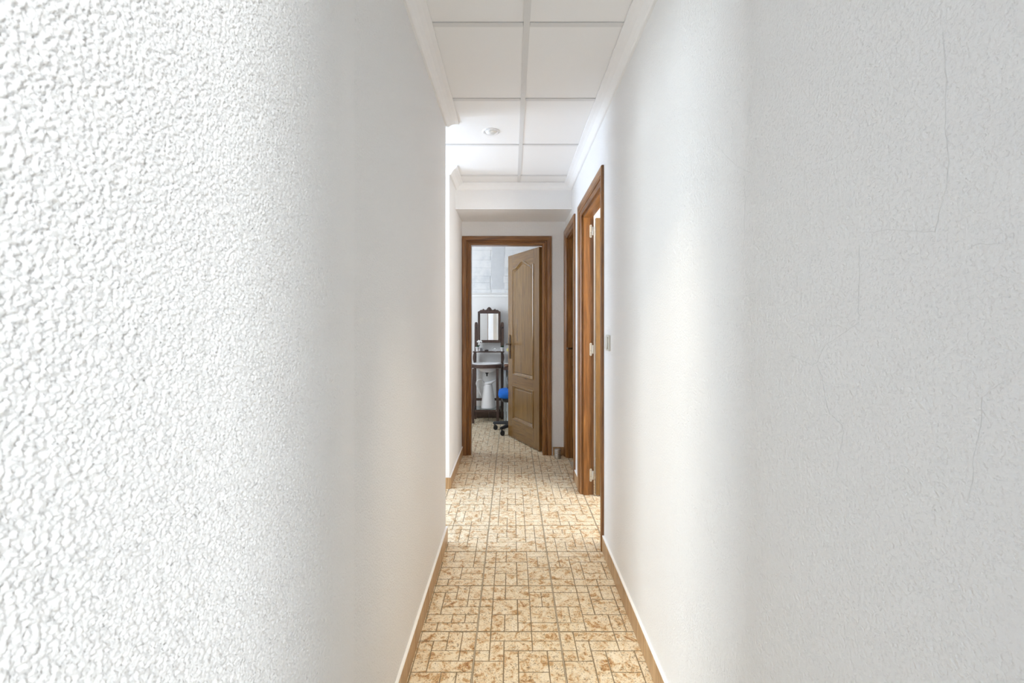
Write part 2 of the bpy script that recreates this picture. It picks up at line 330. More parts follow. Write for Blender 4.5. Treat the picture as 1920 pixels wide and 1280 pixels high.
# ceilings
ce = boxes('ceiling', [(XL-TW, XR+TW, -1.5, YB, CEIL+.006, CEIL+.06), (-2.40, XL-TW, YL1, YF, CEIL+.006, CEIL+.06)], 'shadowgap'); struct(ce, 'white suspended ceiling of square tiles in a grid', 'ceiling')
struct(boxes('ceiling_rooms', [(XL-TW, XR+TW, -4.7, -1.6, 2.6, 2.66), (XR+TW, 3.1, 1.1, 4.1, 2.6, 2.66), (-1.7, 1.9, YB+TW, YE+.1, 2.6, 2.66)], 'ceil'), 'plain white ceilings of the rooms off the corridor', 'ceiling')
struct(boxes('ceiling_rear_rooms', [(-3.3, XL-TW, -4.7, YL1-TW, 2.6, 2.66), (XR+TW, 3.1, -3.1, 1.1, 2.6, 2.66)], 'bounce_limit'), 'unseen ceilings of the rooms behind the viewer, toned blue-grey to limit bounced light', 'ceiling')
BX = (.0435, .0685); BY = [-.017+.0, .583, 1.183, 1.783, 2.386, 2.999, 3.627]
BWID = .0245
yb = [-1.5] + [-.617] + BY + [3.87]
for i in range(len(yb)-1):
    y0 = yb[i] + (BWID if i else 0); y1 = yb[i+1]
    if y1 - y0 < .02: continue
    ylim = y1 - .003
    for (x0, x1, lft) in ((XL, BX[0], 1), (BX[1], XR, 0)):
        if lft and y1 > YL1: x0 = XF-.05 if y0 > YL1-.3 else x0
        if lft and y1 > YL1 and y0 > YL1-.3: x0 = -.56
        boxes('ceiling_tile', [(x0, x1, y0, ylim, CEIL+.0015, CEIL+.012)], 'ceil', ce)
    boxes('grid_runner', [(BX[0], BX[1], yb[i], y1, CEIL-.002, CEIL+.010)], 'bar', ce)
    if i and yb[i] < 3.8:
        boxes('cross_bar', [(XL if yb[i] < YL1 else -.56, BX[0]-.001, yb[i], yb[i]+BWID, CEIL-.0015, CEIL+.010)], 'bar', ce)
        boxes('cross_bar', [(BX[1]+.001, XR, yb[i], yb[i]+BWID, CEIL-.0015, CEIL+.010)], 'bar', ce)
for k in range(3):
    boxes('ceiling_tile', [(-.56-.6*(k+1)+.003, -.56-.6*k-.003, YL1+.003, YF-.003, CEIL+.0015, CEIL+.012)], 'ceil', ce)
# cornices: profile (out from wall, below ceiling)
CP = [(0, 0), (.068, 0), (.068, .007), (.062, .009), (.050, .013), (.034, .022), (.022, .034), (.016, .042), (.010, .046), (0, .046)]
def cornice(n, path, label, inside=1):     # path: list of (x, y, nx, ny): wall point and the direction the profile leaves it
    b = MB(); b.loft([[(x+nx*a, y+ny*a, CEIL-.0005-z) for a, z in CP] for x, y, nx, ny in path]); struct(b.build('trim_%d' % n, 'cornice'), label, 'cornice')
cornice(3, [(XL, -1.5, 1, 0), (XL, YL1, 1, 1), (-2.36, YL1, 0, 1)], 'white coved cornice above the left textured wall')
cornice(4, [(-2.36, YF, 0, -1), (XF, YF, 1, -1), (XF, 3.87, 1, -1), (XR, 3.87, -1, -1), (XR, -1.5, -1, 0)], 'white coved cornice along the beam and the right wall')
# ---------------------------------------------------------------- floor of pressed stone-pattern tiles
fl = boxes('floor', [(-3.3, 3.1, -4.7, YE+.1, -.06, -.0022)], 'grout'); struct(fl, 'beige and brown stone-patterned ceramic tile floor', 'floor')
boxes('plank_floor', [(-3.2, XL-TW, -4.6, YL1-TW, -.0022, .0), (XR+TW, 3.0, -3.0, 1.0, -.0022, .0)], 'dark_x', fl)
T = .3255; JX = [-.4645-T*k for k in range(6, 0, -1)] + [-.4645, -.139, .1865, .512, .8375, 1.163, 1.4885]
JY0 = 1.864 - 6*T
def tile_mesh(seed):
    rnd = random.Random(seed); N = 6; used = [[0]*N for _ in range(N)]; rects = []
    shapes = [(1, 2), (2, 1), (2, 1), (1, 2), (2, 2), (1, 1), (3, 1), (1, 3), (2, 2)]
    for j in range(N):
        for i in range(N):
            if used[j][i]: continue
            opts = shapes[:]; rnd.shuffle(opts); opts.append((1, 1))
            for (a, c) in opts:
                if i+a <= N and j+c <= N and all(not used[j+q][i+p] for q in range(c) for p in range(a)):
                    for q in range(c):
                        for p in range(a): used[j+q][i+p] = 1
                    rects.append((i, j, a, c)); break
    b = MB(); t = T-.003; h = t/2; b.box(-h, h, -h, h, -.006, -.0010, 1); s = t/N
    for (i, j, a, c) in rects:
        g = [rnd.uniform(.0012, .0026) for _ in range(8)]
        x0, x1, y0, y1 = -h+i*s, -h+(i+a)*s, -h+j*s, -h+(j+c)*s
        dz = -rnd.uniform(0, .0004)
        q = [(x0+g[0], y0+g[1]), (x1-g[2], y0+g[3]), (x1-g[4], y1-g[5]), (x0+g[6], y1-g[7])]
        cx, cy = (x0+x1)/2, (y0+y1)/2
        top = [(x+(cx-x)*.03, y+(cy-y)*.03, dz) for x, y in q]
        b.add([(x, y, -.0011) for x, y in q] + top, [(4, 5, 6, 7), (0, 1, 5, 4), (1, 2, 6, 5), (2, 3, 7, 6), (3, 0, 4, 7)], 0)
    return b.mesh('tile', [M['stone'], M['groove']])
TM = [tile_mesh(k) for k in (11, 23, 5)]
rt = random.Random(3)
for r in range(0, 21):
    y = JY0 + (r+.5)*T - 0*T
    for c in range(len(JX)-1):
        x = (JX[c]+JX[c+1])/2
        corr = -.47 < x < .52 and y > -.2
        pas = x < -.4 and x > -1.8 and YL1-.25 < y < YF+.2
        bed = y > YB-.1 and -1.2 < x < 1.0 and y < YE
        sid = x > .5 and x < 1.2 and 2.4 < y < 3.8
        if not (corr or pas or bed or sid): continue
        o = bpy.data.objects.new('tile', TM[rt.randrange(3)]); C.objects.link(o); o.parent = fl
        o.location = (x, y, 0); o.rotation_euler = (0, 0, rt.randrange(4)*PI/2)
# ---------------------------------------------------------------- skirting of short tiles
def skirting(name, a, b, nx, ny, label, mat='skirt_y', h=.082, th=.011, step=T, t0=None):
    r = empty(name, (0, 0, 0)); struct(r, label, 'baseboard')
    ax = 1 if a[0] == b[0] else 0; s0, s1 = a[ax], b[ax]; s = s0; first = t0 or step
    while s < s1-1e-4:
        e = min(s1, s+first); first = step
        def bx(u0, u1, p, q, z0, z1):
            if ax == 1: return (min(a[0]+nx*p, a[0]+nx*q), max(a[0]+nx*p, a[0]+nx*q), u0, u1, z0, z1)
            return (u0, u1, min(a[1]+ny*p, a[1]+ny*q), max(a[1]+ny*p, a[1]+ny*q), z0, z1)
        boxes('skirting_tile', [bx(s+.0012, e-.0012, 0, th, .001, h)], mat, r, bevel=.0015)
        s = e
    if ax == 1: boxes('painted_top_edge', [(min(a[0], a[0]+nx*(th-.001)), max(a[0], a[0]+nx*(th-.001)), s0, s1, h, h+.005)], 'cornice', r)
    return r
skirting('baseboard_left', (XL, YL0), (XL, YL1+.011), 1, 0, 'brown wood-look tile skirting under the left wall', t0=.2)
skirting('baseboard_left_end', (-2.2, YL1), (XL, YL1), 0, 1, 'tile skirting round the corner of the left wall')
skirting('baseboard_right', (XR, -.4), (XR, O1[0]-.077), -1, 0, 'brown wood-look tile skirting under the right wall', t0=.15)
skirting('baseboard_right_middle', (XR, O1[1]+.077), (XR, O2[0]-.077), -1, 0, 'short skirting piece between the two right-hand doors')
skirting('baseboard_left_far', (XF, YF), (XF, YB-.012), 1, 0, 'brown skirting under the far left wall', h=.078)
skirting('baseboard_passage', (-2.2, YF), (XF+.011, YF), 0, -1, 'tile skirting of the passage, facing the viewer')
skirting('baseboard_back', (O3[1]+.087, YB), (XR, YB), 0, -1, 'cream skirting piece behind the steel doorstop', h=.075)
skirting('baseboard_bedroom', (-1.6, YE), (1.8, YE), 0, -1, 'dark brown skirting along the bedroom wall', 'skirt_dark', .082)
# ---------------------------------------------------------------- hairline cracks in the right wall
def rw(px, py, off=.0004):
    d = XR*880/(px-960); return (XR-off, d, EYE+(605-py)*d/880)
for ln in ([(1611, 436), (1640, 434), (1680, 430), (1720, 434), (1754, 435)], [(1754, 435), (1766, 380), (1776, 340), (1781, 300), (1772, 240), (1775, 150), (1768, 60)],
           [(1612, 460), (1611, 520), (1609, 560), (1611, 600)], [(1611, 605), (1570, 632), (1545, 650), (1532, 680), (1520, 683), (1502, 674), (1480, 668)],
           [(1532, 682), (1541, 705), (1548, 745), (1556, 775), (1578, 795), (1582, 810), (1574, 850), (1568, 890)],
           [(1905, 705), (1880, 716), (1858, 730), (1842, 745), (1840, 790), (1832, 830), (1824, 860), (1826, 890), (1815, 940)],
           [(1330, 235), (1345, 275), (1380, 310), (1412, 325)], [(1396, 330), (1398, 400), (1394, 470)], [(1815, 468), (1830, 458), (1880, 456)]):
    P = []
    for i in range(len(ln)-1):
        for k in range(5):
            t = k/5; P.append((ln[i][0]+(ln[i+1][0]-ln[i][0])*t+random.uniform(-1.3, 1.3), ln[i][1]+(ln[i+1][1]-ln[i][1])*t+random.uniform(-1.3, 1.3)))
    P.append(ln[-1]); b = MB(); rows = []
    for i, (px, py) in enumerate(P):
        hw = .00012 + .00018*random.random(); q = rw(px, py); v = abs(ln[0][0]-ln[-1][0]) > abs(ln[0][1]-ln[-1][1])
        if v: rows.append([(q[0], q[1], q[2]-hw), (q[0], q[1], q[2]+hw), (q[0]+.0008, q[1], q[2]+hw), (q[0]+.0008, q[1], q[2]-hw)])
        else: rows.append([(q[0], q[1]-hw, q[2]), (q[0], q[1]+hw, q[2]), (q[0]+.0008, q[1]+hw, q[2]), (q[0]+.0008, q[1]-hw, q[2])])
    b.loft(rows); b.build('crack', 'crack', wr)

# ---------------------------------------------------------------- doors
CAS = [(-.004, -.020), (-.004, -.002), (.002, .003), (.009, .007), (.013, .007), (.016, .0025), (.020, .003), (.024, .011), (.030, .011), (.0335, .005), (.037, .011), (.052, .0145), (.062, .016), (.072, .016), (.076, .012), (.076, .0003), (.001, .0003), (.001, -.020)]
def casing(root, s0, s1, H, f, mats):
    rows = []
    for st, (sg0, sg1) in enumerate((('L', 0), ('T', 0), ('R', 0))):
        b = MB()
        if st == 0: R = [[f(s0-a, z, t) for a, t in CAS] for z in (0,)] + [[f(s0-a, H+a, t) for a, t in CAS]]
        elif st == 1: R = [[f(s0-a, H+a, t) for a, t in CAS], [f(s1+a, H+a, t) for a, t in CAS]]
        else: R = [[f(s1+a, H+a, t) for a, t in CAS], [f(s1+a, 0, t) for a, t in CAS]]
        b.loft(R); b.build('casing', mats[1] if st == 1 else mats[0], root)
def cathedral(u0, u1, zsh, rise, n=24):
    out = []
    for i in range(n+1):
        t = i/n; k = 0 if t < .10 or t > .90 else .5-.5*math.cos(2*PI*(t-.10)/.80)
        out.append((u0+(u1-u0)*t, zsh+rise*k))
    return out
def offset_loop(pts, d):
    n = len(pts); area = sum(pts[i][0]*pts[(i+1) % n][1]-pts[(i+1) % n][0]*pts[i][1] for i in range(n)); sg = 1 if area > 0 else -1; out = []
    for i in range(n):
        p0, p, p1 = Vector(pts[i-1]), Vector(pts[i]), Vector(pts[(i+1) % n])
        e0 = (p-p0).normalized(); e1 = (p1-p).normalized()
        n0 = Vector((-e0.y, e0.x))*sg; n1 = Vector((-e1.y, e1.x))*sg; m = (n0+n1)
        m = m/max(.25, m.dot(n0)) if m.length > 1e-6 else n0
        out.append((p.x+m.x*d, p.y+m.y*d))
    return out
def make_leaf(root, loc, rz, W, H, flip=1):
    """leaf in local axes: u from the hinge along +x, face towards -y (flip=1), z up"""
    th = .035
    class FB(MB):
        def build(s, name, mats, parent=None, local=False, bevel=0):
            if flip < 0: s.v = [(x, -y, z) for x, y, z in s.v]
            return MB.build(s, name, mats, parent, local, bevel)
    leaf = FB().box(0, W, -th/2+.010, th/2-.0, 0, H).build('door_leaf', 'leaf_z', root, local=True)
    leaf.location = loc; leaf.rotation_euler = (0, 0, rz)
    st = W*.172; u0, u1 = st, W-st; y0, y1 = -th/2, -th/2+.0102
    f3 = lambda a, b, t: (a, t, b)
    z1, z2, z3, z4 = .198, .549, .670, 1.782
    top = cathedral(u0, u1, z4, .058)
    FB().box(0, st, y0, y1, 0, H).build('stile', 'leaf_z', leaf, True); FB().box(W-st, W, y0, y1, 0, H).build('stile', 'leaf_z', leaf, True)
    for (a, b) in ((0, z1), (z2, z3)): FB().box(u0, u1, y0, y1, a, b).build('rail', 'leaf_x', leaf, True)
    tr = FB()
    for i in range(len(top)-1):
        (a, za), (b, zb) = top[i], top[i+1]
        tr.prism([(a, za), (b, zb), (b, H), (a, H)], f3, y0, y1)
    tr.build('rail', 'leaf_x', leaf, True)
    loops = [[(u0, z1), (u1, z1), (u1, z2), (u0, z2)], [(u0, z3), (u1, z3)] + top[::-1]]
    prof = [(-.008, 0), (-.006, .006), (.001, .008), (.006, .004), (.010, -.002), (.017, -.006), (.022, -.0098)]
    for L in loops:
        b = FB(); rings = [[(p[0], y0-h, p[1]) for p in offset_loop(L, d)] for d, h in prof]
        n = len(L); vs = [q for R in rings for q in R]; fs = []
        for i in range(len(rings)-1):
            for k in range(n): fs.append((i*n+k, i*n+(k+1) % n, (i+1)*n+(k+1) % n, (i+1)*n+k))
        b.add(vs, fs); b.build('panel_moulding', 'panel_z', leaf, True)
        inner = offset_loop(L, .025); inner2 = offset_loop(L, .031)
        b = FB(); b.add([(x, y1-.0003, z) for x, z in inner] + [(x, y0+.0055, z) for x, z in inner2], [(k, (k+1) % n, n+(k+1) % n, n+k) for k in range(n)])
        c = len(b.v); cx = sum(p[0] for p in inner2)/n; cz = (min(p[1] for p in inner2)+max(p[1] for p in inner2))/2
        b.add([(x, y0+.0055, z) for x, z in inner2], [tuple(range(n))])
        b.build('raised_panel', 'panel_z', leaf, True)
    return leaf
def lever(leaf, u, z, side, mat, length=.11, back=1):
    """lever handle on long plate; side -1 = the panelled face"""
    yf = -.0175 if side < 0 else .0175
    pl = [(u-.019, z-.155), (u+.019, z-.155), (u+.021, z-.13), (u+.015, z-.02), (u+.021, z+.05), (u+.016, z+.085), (u, z+.10), (u-.016, z+.085), (u-.021, z+.05), (u-.015, z-.02), (u-.021, z-.13)]
    b = MB(); b.prism(pl, lambda a, c, t: (a, t, c), yf, yf+side*.006)
    h = b.build('handle_plate', mat, leaf, True)
    b = MB(); y1 = yf+side*.05
    b.tube([(u, yf, z), (u, yf+side*.03, z), (u-.006*back, y1, z), (u-.03*back, y1+side*.004, z+.004), (u-back*length*.7, y1, z-.002), (u-back*length, y1-side*.004, z+.006)], [.009, .008, .008, .0075, .006, .008], 10)
    b.build('lever', mat, leaf, True)
    b = MB(); b.lathe([(.0, 0), (.006, 0), (.006, .004), (0, .004)], (u, yf+side*.006, z-.075), 12, 1); b.build('keyhole_ring', mat, leaf, True)
# --- far bedroom door
d3 = empty('door_3', (0, YB, 0)); struct(d3, 'open brown oak door with arched panel and its frame, leading to the bedroom', 'door')
casing(d3, O3[0], O3[1], O3[2]-.004, lambda s, z, t: (s, YB-t, z), ('wood_z', 'wood_x'))
j = .016
boxes('jamb', [(O3[0], O3[0]+.006, YB+.006, YB+TW+.012, 0, O3[2])], 'wood_z', d3)
boxes('jamb', [(O3[1]-.006, O3[1], YB+.006, YB+TW+.012, 0, O3[2])], 'wood_z', d3)
boxes('jamb', [(O3[0], O3[1], YB+.006, YB+TW+.012, O3[2]-.006, O3[2])], 'wood_x', d3)
ang = math.atan2(.64, -.2986)
lf = make_leaf(d3, (.2730, .105, .010), ang, .706, 1.935, -1)
# the panelled face must look to the corridor: local -y turned by ang points to (+x*sin..); mirror by using the other side
lever(lf, .6515, .986, -1, 'bronze'); lever(lf, .6515, .986, 1, 'bronze')
for z in (.20, 1.0, 1.72):
    MB().tube([(-.006, -.012, z-.045), (-.006, -.012, z+.045)], .006, 10).build('hinge', 'bronze', lf, True)
# --- right-hand door standing open
d1 = empty('door_1', (XR, O1[0], 0)); struct(d1, 'brown oak doorway on the right with pale hinges, door swung open into the room', 'door')
fr = lambda s, z, t: (XR-t, s, z)
casing(d1, O1[0], O1[1], O1[2], fr, ('wood_z', 'wood_y'))
for (a, b_) in ((O1[1]-.022, O1[1]), (O1[0], O1[0]+.022)):
    boxes('jamb', [(XR+.016, XR+.056, a, b_, 0, O1[2])], 'wood_z', d1)
boxes('jamb', [(XR+.056, XR+TW, O1[1]-.010, O1[1], 0, O1[2])], 'wood_z', d1); boxes('jamb', [(XR+.056, XR+TW, O1[0], O1[0]+.010, 0, O1[2])], 'wood_z', d1)
boxes('jamb', [(XR+.016, XR+.056, O1[0]+.022, O1[1]-.022, O1[2]-.022, O1[2])], 'wood_y', d1); boxes('jamb', [(XR+.056, XR+TW, O1[0]+.01, O1[1]-.01, O1[2]-.010, O1[2])], 'wood_y', d1)
lf1 = make_leaf(d1, (.099, O1[1]-.030-O1[0], .010), math.radians(2), .735, 1.955)
lever(lf1, .68, .986, -1, 'bronze')
for z in (1.878, 1.036, .140):
    b = MB(); yj = O1[1]-.010
    pl = [(XR+.060+.009*math.cos(t), z-.038+.009*math.sin(t)) for t in [PI+PI*k/8 for k in range(9)]] 
    pl = [(XR+.069+.0085*math.cos(t), z-.038+.0085*math.sin(t)) for t in [PI+PI*k/8 for k in range(9)]] + [(XR+.069+.0085*math.cos(t), z+.038+.0085*math.sin(t)) for t in [PI*k/8 for k in range(9)]]
    b.prism(pl, lambda a, c, t: (a, t, c), yj-.0025, yj); h = b.build('hinge', 'hinge', d1)
    for dz in (-.034, -.010, .034):
        MB().lathe([(0, 0), (.0032, 0), (.0032, -.0012), (0, -.0012)], (XR+.069, yj-.0025, z+dz), 10, 1).build('screw', 'steel', h)
    MB().tube([(XR+.084, yj-.006, z-.028), (XR+.084, yj-.006, z+.030)], .0065, 10).build('hinge_pin', 'hinge', h)
    MB().box(XR+.074, XR+.092, yj-.009, yj-.006, z-.030, z+.0).build('hinge_leaf', 'hinge', h)
# --- closed door further on
d2 = empty('door_2', (XR, O2[0], 0)); struct(d2, 'closed brown oak door deep in its frame next to the bedroom doorway', 'door')
casing(d2, O2[0], O2[1], O2[2], fr, ('wood_z', 'wood_y'))
boxes('jamb', [(XR+.016, XR+TW, O2[1]-.014, O2[1], 0, O2[2])], 'wood_z', d2); boxes('jamb', [(XR+.016, XR+TW, O2[0], O2[0]+.014, 0, O2[2])], 'wood_z', d2)
boxes('jamb', [(XR+.016, XR+TW, O2[0]+.014, O2[1]-.014, O2[2]-.014, O2[2])], 'wood_y', d2)
lf2 = make_leaf(d2, (.068, .017, .010), PI/2, .513, 1.963, -1)
lever(lf2, .453, .986, 1, 'bronze')
# ---------------------------------------------------------------- small fixtures of the corridor
# recessed ceiling spotlight
def spotlight(x, y, label):
    sp = empty('spotlight', (x, y, CEIL+.0015)); tag(sp, label, 'ceiling light')
    MB().lathe([(.034, 0), (.038, -.004), (.046, -.006), (.0525, -.002), (.0525, .0002), (.034, .0002)], (0, 0, 0), 40).build('rim', 'white_gloss', sp, True)
    MB().lathe([(.0, -.016), (.014, -.0155), (.026, -.012), (.033, -.005), (.035, 0)], (0, 0, 0), 36).build('bulb', 'bulb', sp, True)
    return sp
spotlight(-.126, 2.80, 'small round white recessed spotlight in the ceiling tile')
added_spot = spotlight(.17, .95, 'added recessed spotlight out of view, lighting the near floor')  # added fixture outside the view, there to brighten and warm the near floor
ld = bpy.data.lights.new('added_floor_spot', 'SPOT'); ld.energy = 85; ld.color = (1, .83, .58); ld.spot_size = math.radians(48); ld.spot_blend = 1; ld.shadow_soft_size = .03  # warm fill for the near floor, added with the unseen spotlight
lo = bpy.data.objects.new('added_floor_spot', ld); C.objects.link(lo); lo.location = (.17, .95, CEIL-.02); lo.rotation_euler = (Vector((.08, 1.95, 0))-lo.location).to_track_quat('-Z', 'Y').to_euler()
# light switch on the right wall
sw = empty('light_switch', (XR, 2.39, 1.123)); tag(sw, 'white square rocker light switch on the right wall before the doorway', 'light switch')
MB().box(-.009, 0, -.040, .040, -.040, .040).build('cover_plate', 'switch', sw, True, bevel=.003)
b = MB(); rows = []
b.prism([(-.009, -.031), (-.017, -.031), (-.0125, 0), (-.0115, .012), (-.0135, .031), (-.009, .031)], lambda a, c, t: (a, t, c), -.022, .034); b.build('rocker', 'switch', sw, True, bevel=.0015)
# steel doorstop
ds = empty('doorstop', (.4135, 4.245, .0005)); tag(ds, 'small ribbed brushed-steel cylinder doorstop on the floor by the end wall', 'doorstop')
MB().lathe([(.029, 0), (.030, .002), (.030, .028), (.029, .030)], (0, 0, 0), 32).build('base', 'steel', ds, True)
for k in range(3): 
    z = .034+k*.016
    MB().lathe([(.027, z-.004), (.0295, z-.001), (.030, z+.003), (.0295, z+.008), (.027, z+.011)], (0, 0, 0), 32).build('ring', 'steel', ds, True)
MB().lathe([(.026, .029), (.026, .0785), (.0265, .0795), (.024, .082), (0, .082)], (0, 0, 0), 32).build('core', 'rubber', ds, True)
MB().lathe([(.027, .0765), (.0295, .078), (.0285, .0825), (0, .083)], (0, 0, 0), 32).build('cap', 'steel', ds, True)

# ---------------------------------------------------------------- washstand with swing mirror
ws = empty('washstand', (-.31, 5.87, 0)); tag(ws, 'dark wood washstand with carved swing mirror, basin and lower glass shelf', 'washstand')
def post(x0, y0, z0, x1, y1, z1, sx, sy, name='leg', mat='dark_z'):
    b = MB(); b.loft([[(x-sx, y-sy, z), (x+sx, y-sy, z), (x+sx, y+sy, z), (x-sx, y+sy, z)] for x, y, z in ((x0, y0, z0), (x1, y1, z1))]); return b.build(name, mat, ws, bevel=.002)
FY, RY = 5.735, 5.985
post(-.478, FY, 0, -.470, FY, .665, .016, .016); post(-.174, FY, 0, -.180, FY, .665, .016, .016)
post(-.470, RY, 0, -.470, RY, .86, .016, .014); post(-.125, RY, 0, -.125, RY, .86, .016, .014)
boxes('stretcher', [(-.455, -.14, RY-.008, RY+.008, .235, .265)], 'dark_x', ws); boxes('stretcher', [(-.456, -.196, FY-.008, FY+.008, .140, .162)], 'dark_x', ws)
for x in (-.474, -.150): boxes('stretcher', [(x-.008, x+.008, FY+.01, RY-.01, .140, .162)], 'dark_z', ws)
boxes('glass_shelf', [(-.468, -.140, FY-.006, RY-.016, .162, .168)], 'glass', ws)
# basin frame: bow-fronted apron
outer = []; n = 20
for i in range(n+1):
    t = i/n; x = -.500+(.375)*t; outer.append((x, 5.755-.062*math.sin(PI*t)**.8))
apron = outer + [(-.112, 6.00), (-.492, 6.00)]
def hole(inset, k=28):
    cx, cy = -.310, 5.845; return [(cx+(.145+inset)*math.cos(2*PI*i/k), cy+(.120+inset)*math.sin(2*PI*i/k)) for i in range(k)]
b = MB(); K = 28; H = hole(0, K)
def on_apron(i):     # project hole direction to the apron outline
    a = 2*PI*i/K; dx, dy = math.cos(a), math.sin(a); best = None; L = len(apron)
    for q in range(L):
        x0, y0 = apron[q]; x1, y1 = apron[(q+1) % L]; ex, ey = x1-x0, y1-y0; den = dx*ey-dy*ex
        if abs(den) < 1e-9: continue
        t = ((x0+.310)*ey-(y0-5.845)*ex)/den; u_ = ((x0+.310)*dy-(y0-5.845)*dx)/den
        if t > 0 and -1e-6 <= u_ <= 1+1e-6 and (best is None or t < best): best = t
    return (-.310+dx*best, 5.845+dy*best)
A = [on_apron(i) for i in range(K)]
vs = [(x, y, .712) for x, y in A] + [(x, y, .670) for x, y in A] + [(x, y, .712) for x, y in H] + [(x, y, .670) for x, y in H]; fs = []
for i in range(K):
    k = (i+1) % K; fs += [(i, k, K+k, K+i), (i, 2*K+i, 2*K+k, k), (K+i, K+k, 3*K+k, 3*K+i), (2*K+i, 3*K+i, 3*K+k, 2*K+k)]
b.add(vs, fs); b.build('apron', 'dark_x', ws, bevel=.003)
b = MB(); prof = [(.178, .7135), (.182, .722), (.170, .726), (.150, .718), (.138, .690), (.110, .650), (.07, .622), (.02, .612), (0, .612)]
vs = []; fs = []; K = 36
prof2 = prof + [(0, .606), (.02, .606), (.074, .616), (.116, .646), (.144, .690), (.152, .7135)]
b = MB(); ring = [[(-.310+r*math.cos(2*PI*k/K), 5.845+r*.80*math.sin(2*PI*k/K), z) for k in range(K)] for r, z in prof2]
vs = [q for R in ring for q in R]
for i in range(len(ring)):
    i2 = (i+1) % len(ring)
    for k in range(K): fs.append((i*K+k, i*K+(k+1) % K, i2*K+(k+1) % K, i2*K+k))
b.add(vs, fs, 0, True); b.build('basin', 'white_gloss', ws)
MB().lathe([(.020, .606), (.020, .596), (.009, .590), (.008, .560), (0, .560)], (-.312, 5.845, 0), 16).build('drain', 'black', ws)
# shelf and its brackets, mirror posts
boxes('shelf', [(-.492, -.098, 5.874, 6.0, .853, .866)], 'dark_x', ws, bevel=.003)
for x, w_ in ((-.466, -1), (-.129, 1)):
    b = MB(); b.loft([[(x+w_*.014*math.sin(PI*t)-.016, y, .715+.138*t) for y in (5.93,)] + [(x+w_*.014*math.sin(PI*t)+.016, 5.93, .715+.138*t), (x+w_*.014*math.sin(PI*t)+.016, 5.965, .715+.138*t), (x+w_*.014*math.sin(PI*t)-.016, 5.965, .715+.138*t)] for t in [k/8 for k in range(9)]])
    b.build('bracket', 'dark_z', ws)
for x, s_ in ((-.454, 1), (-.1235, -1)):
    b = MB(); b.prism([(x-.021, .866), (x+.021, .866), (x+.020, 1.20), (x+.016, 1.228), (x, 1.236), (x-.016, 1.228), (x-.020, 1.20)], lambda a, c, t: (a, t, c), 5.935, 5.962); p_ = b.build('mirror_post', 'dark_z', ws, bevel=.003)
    MB().lathe([(0, 0), (.009, .002), (.009, .010), (0, .013)], (x, 5.922, 1.165), 14, 1).build('pivot_knob', 'black', p_)
mx0, mx1, zb, zt = -.432, -.145, .975, 1.348
fr_o = [(mx0, zb), (mx1, zb), (mx1, 1.366)]
cr = [(0, 0), (.06, .006), (.10, .018), (.16, .024), (.20, .022), (.225, .034), (.255, .037), (.275, .028), (.33, .022), (.38, .024), (.41, .040), (.455, .054), (.5, .060)]
crest = [(mx1-(mx1-mx0)*t, 1.366+h) for t, h in cr] + [(mx0+(mx1-mx0)*t, 1.366+h) for t, h in cr[-2::-1]]
mf = boxes('mirror_frame', [(mx0, mx0+.030, 5.925, 5.950, zb, 1.342), (mx1-.030, mx1, 5.925, 5.950, zb, 1.342), (mx0+.030, mx1-.030, 5.925, 5.950, zb, 1.008)], 'dark_z', ws, bevel=.003)
b = MB(); b.prism([(mx0, 1.342), (mx1, 1.342)] + crest, lambda a, c, t: (a, t, c), 5.925, 5.950); cro = b.build('carved_crest', 'dark_x', mf)
for t, h, r in ((.5, .030, .012), (.42, .020, .008), (.58, .020, .008), (.235, .018, .008), (.765, .018, .008), (.5, .008, .010), (.34, .006, .006), (.66, .006, .006)):
    MB().sell((mx0+(mx1-mx0)*t, 5.924, 1.366+h), (r, .004, r), 1, 12, 8).build('carving', 'dark_x', mf)
boxes('mirror_glass', [(mx0+.030, mx1-.030, 5.930, 5.934, 1.008, 1.342)], 'mirror', mf)

# ---------------------------------------------------------------- enamel jug on the glass shelf
jg = empty('jug', (-.296, 5.85, .1685)); jg.scale = (1.10, 1.10, 1.03); tag(jg, 'tall white enamel pitcher with long spout on the glass shelf', 'jug')
MB().lathe([(0, .002), (.082, 0), (.086, .004), (.083, .012), (.080, .05), (.066, .15), (.053, .23), (.044, .278), (.043, .284), (.040, .284), (.041, .276), (.050, .23), (.062, .15), (.076, .05), (.076, .010), (0, .008)], (0, 0, 0), 40).build('body', 'white_gloss', jg, True)
b = MB(); rows = []
for k in range(10):
    t = k/9; x = -.043+.158*t; zt_ = .306 + .042*t**1.2; zb_ = .280 - .012*math.sin(PI*min(1, t*1.6)) + max(0, t-.45)*.13; hw = .040*(1-t)**.6*.95+.004
    if t < .3: hw = .030+.013*math.sin(PI*.5*t/.3)
    rows.append([(x, hw, zt_), (x, hw*.9, zb_+(zt_-zb_)*.35), (x, 0, zb_), (x, -hw*.9, zb_+(zt_-zb_)*.35), (x, -hw, zt_), (x, -hw*.92, zt_-.002), (x, -hw*.8, zb_+.004+(zt_-zb_)*.36), (x, 0, zb_+.005), (x, hw*.8, zb_+.004+(zt_-zb_)*.36), (x, hw*.92, zt_-.002)])
b.loft(rows, smooth=True); b.build('spout', 'white_gloss', jg, True)
hp = [(-.040, .300), (-.056, .326), (-.080, .340), (-.108, .338), (-.130, .318), (-.136, .290), (-.128, .255), (-.109, .208), (-.088, .160), (-.070, .120)]
MB().tube([(x, 0, z) for x, z in hp], .0055, 10).build('handle', 'white_gloss', jg, True)

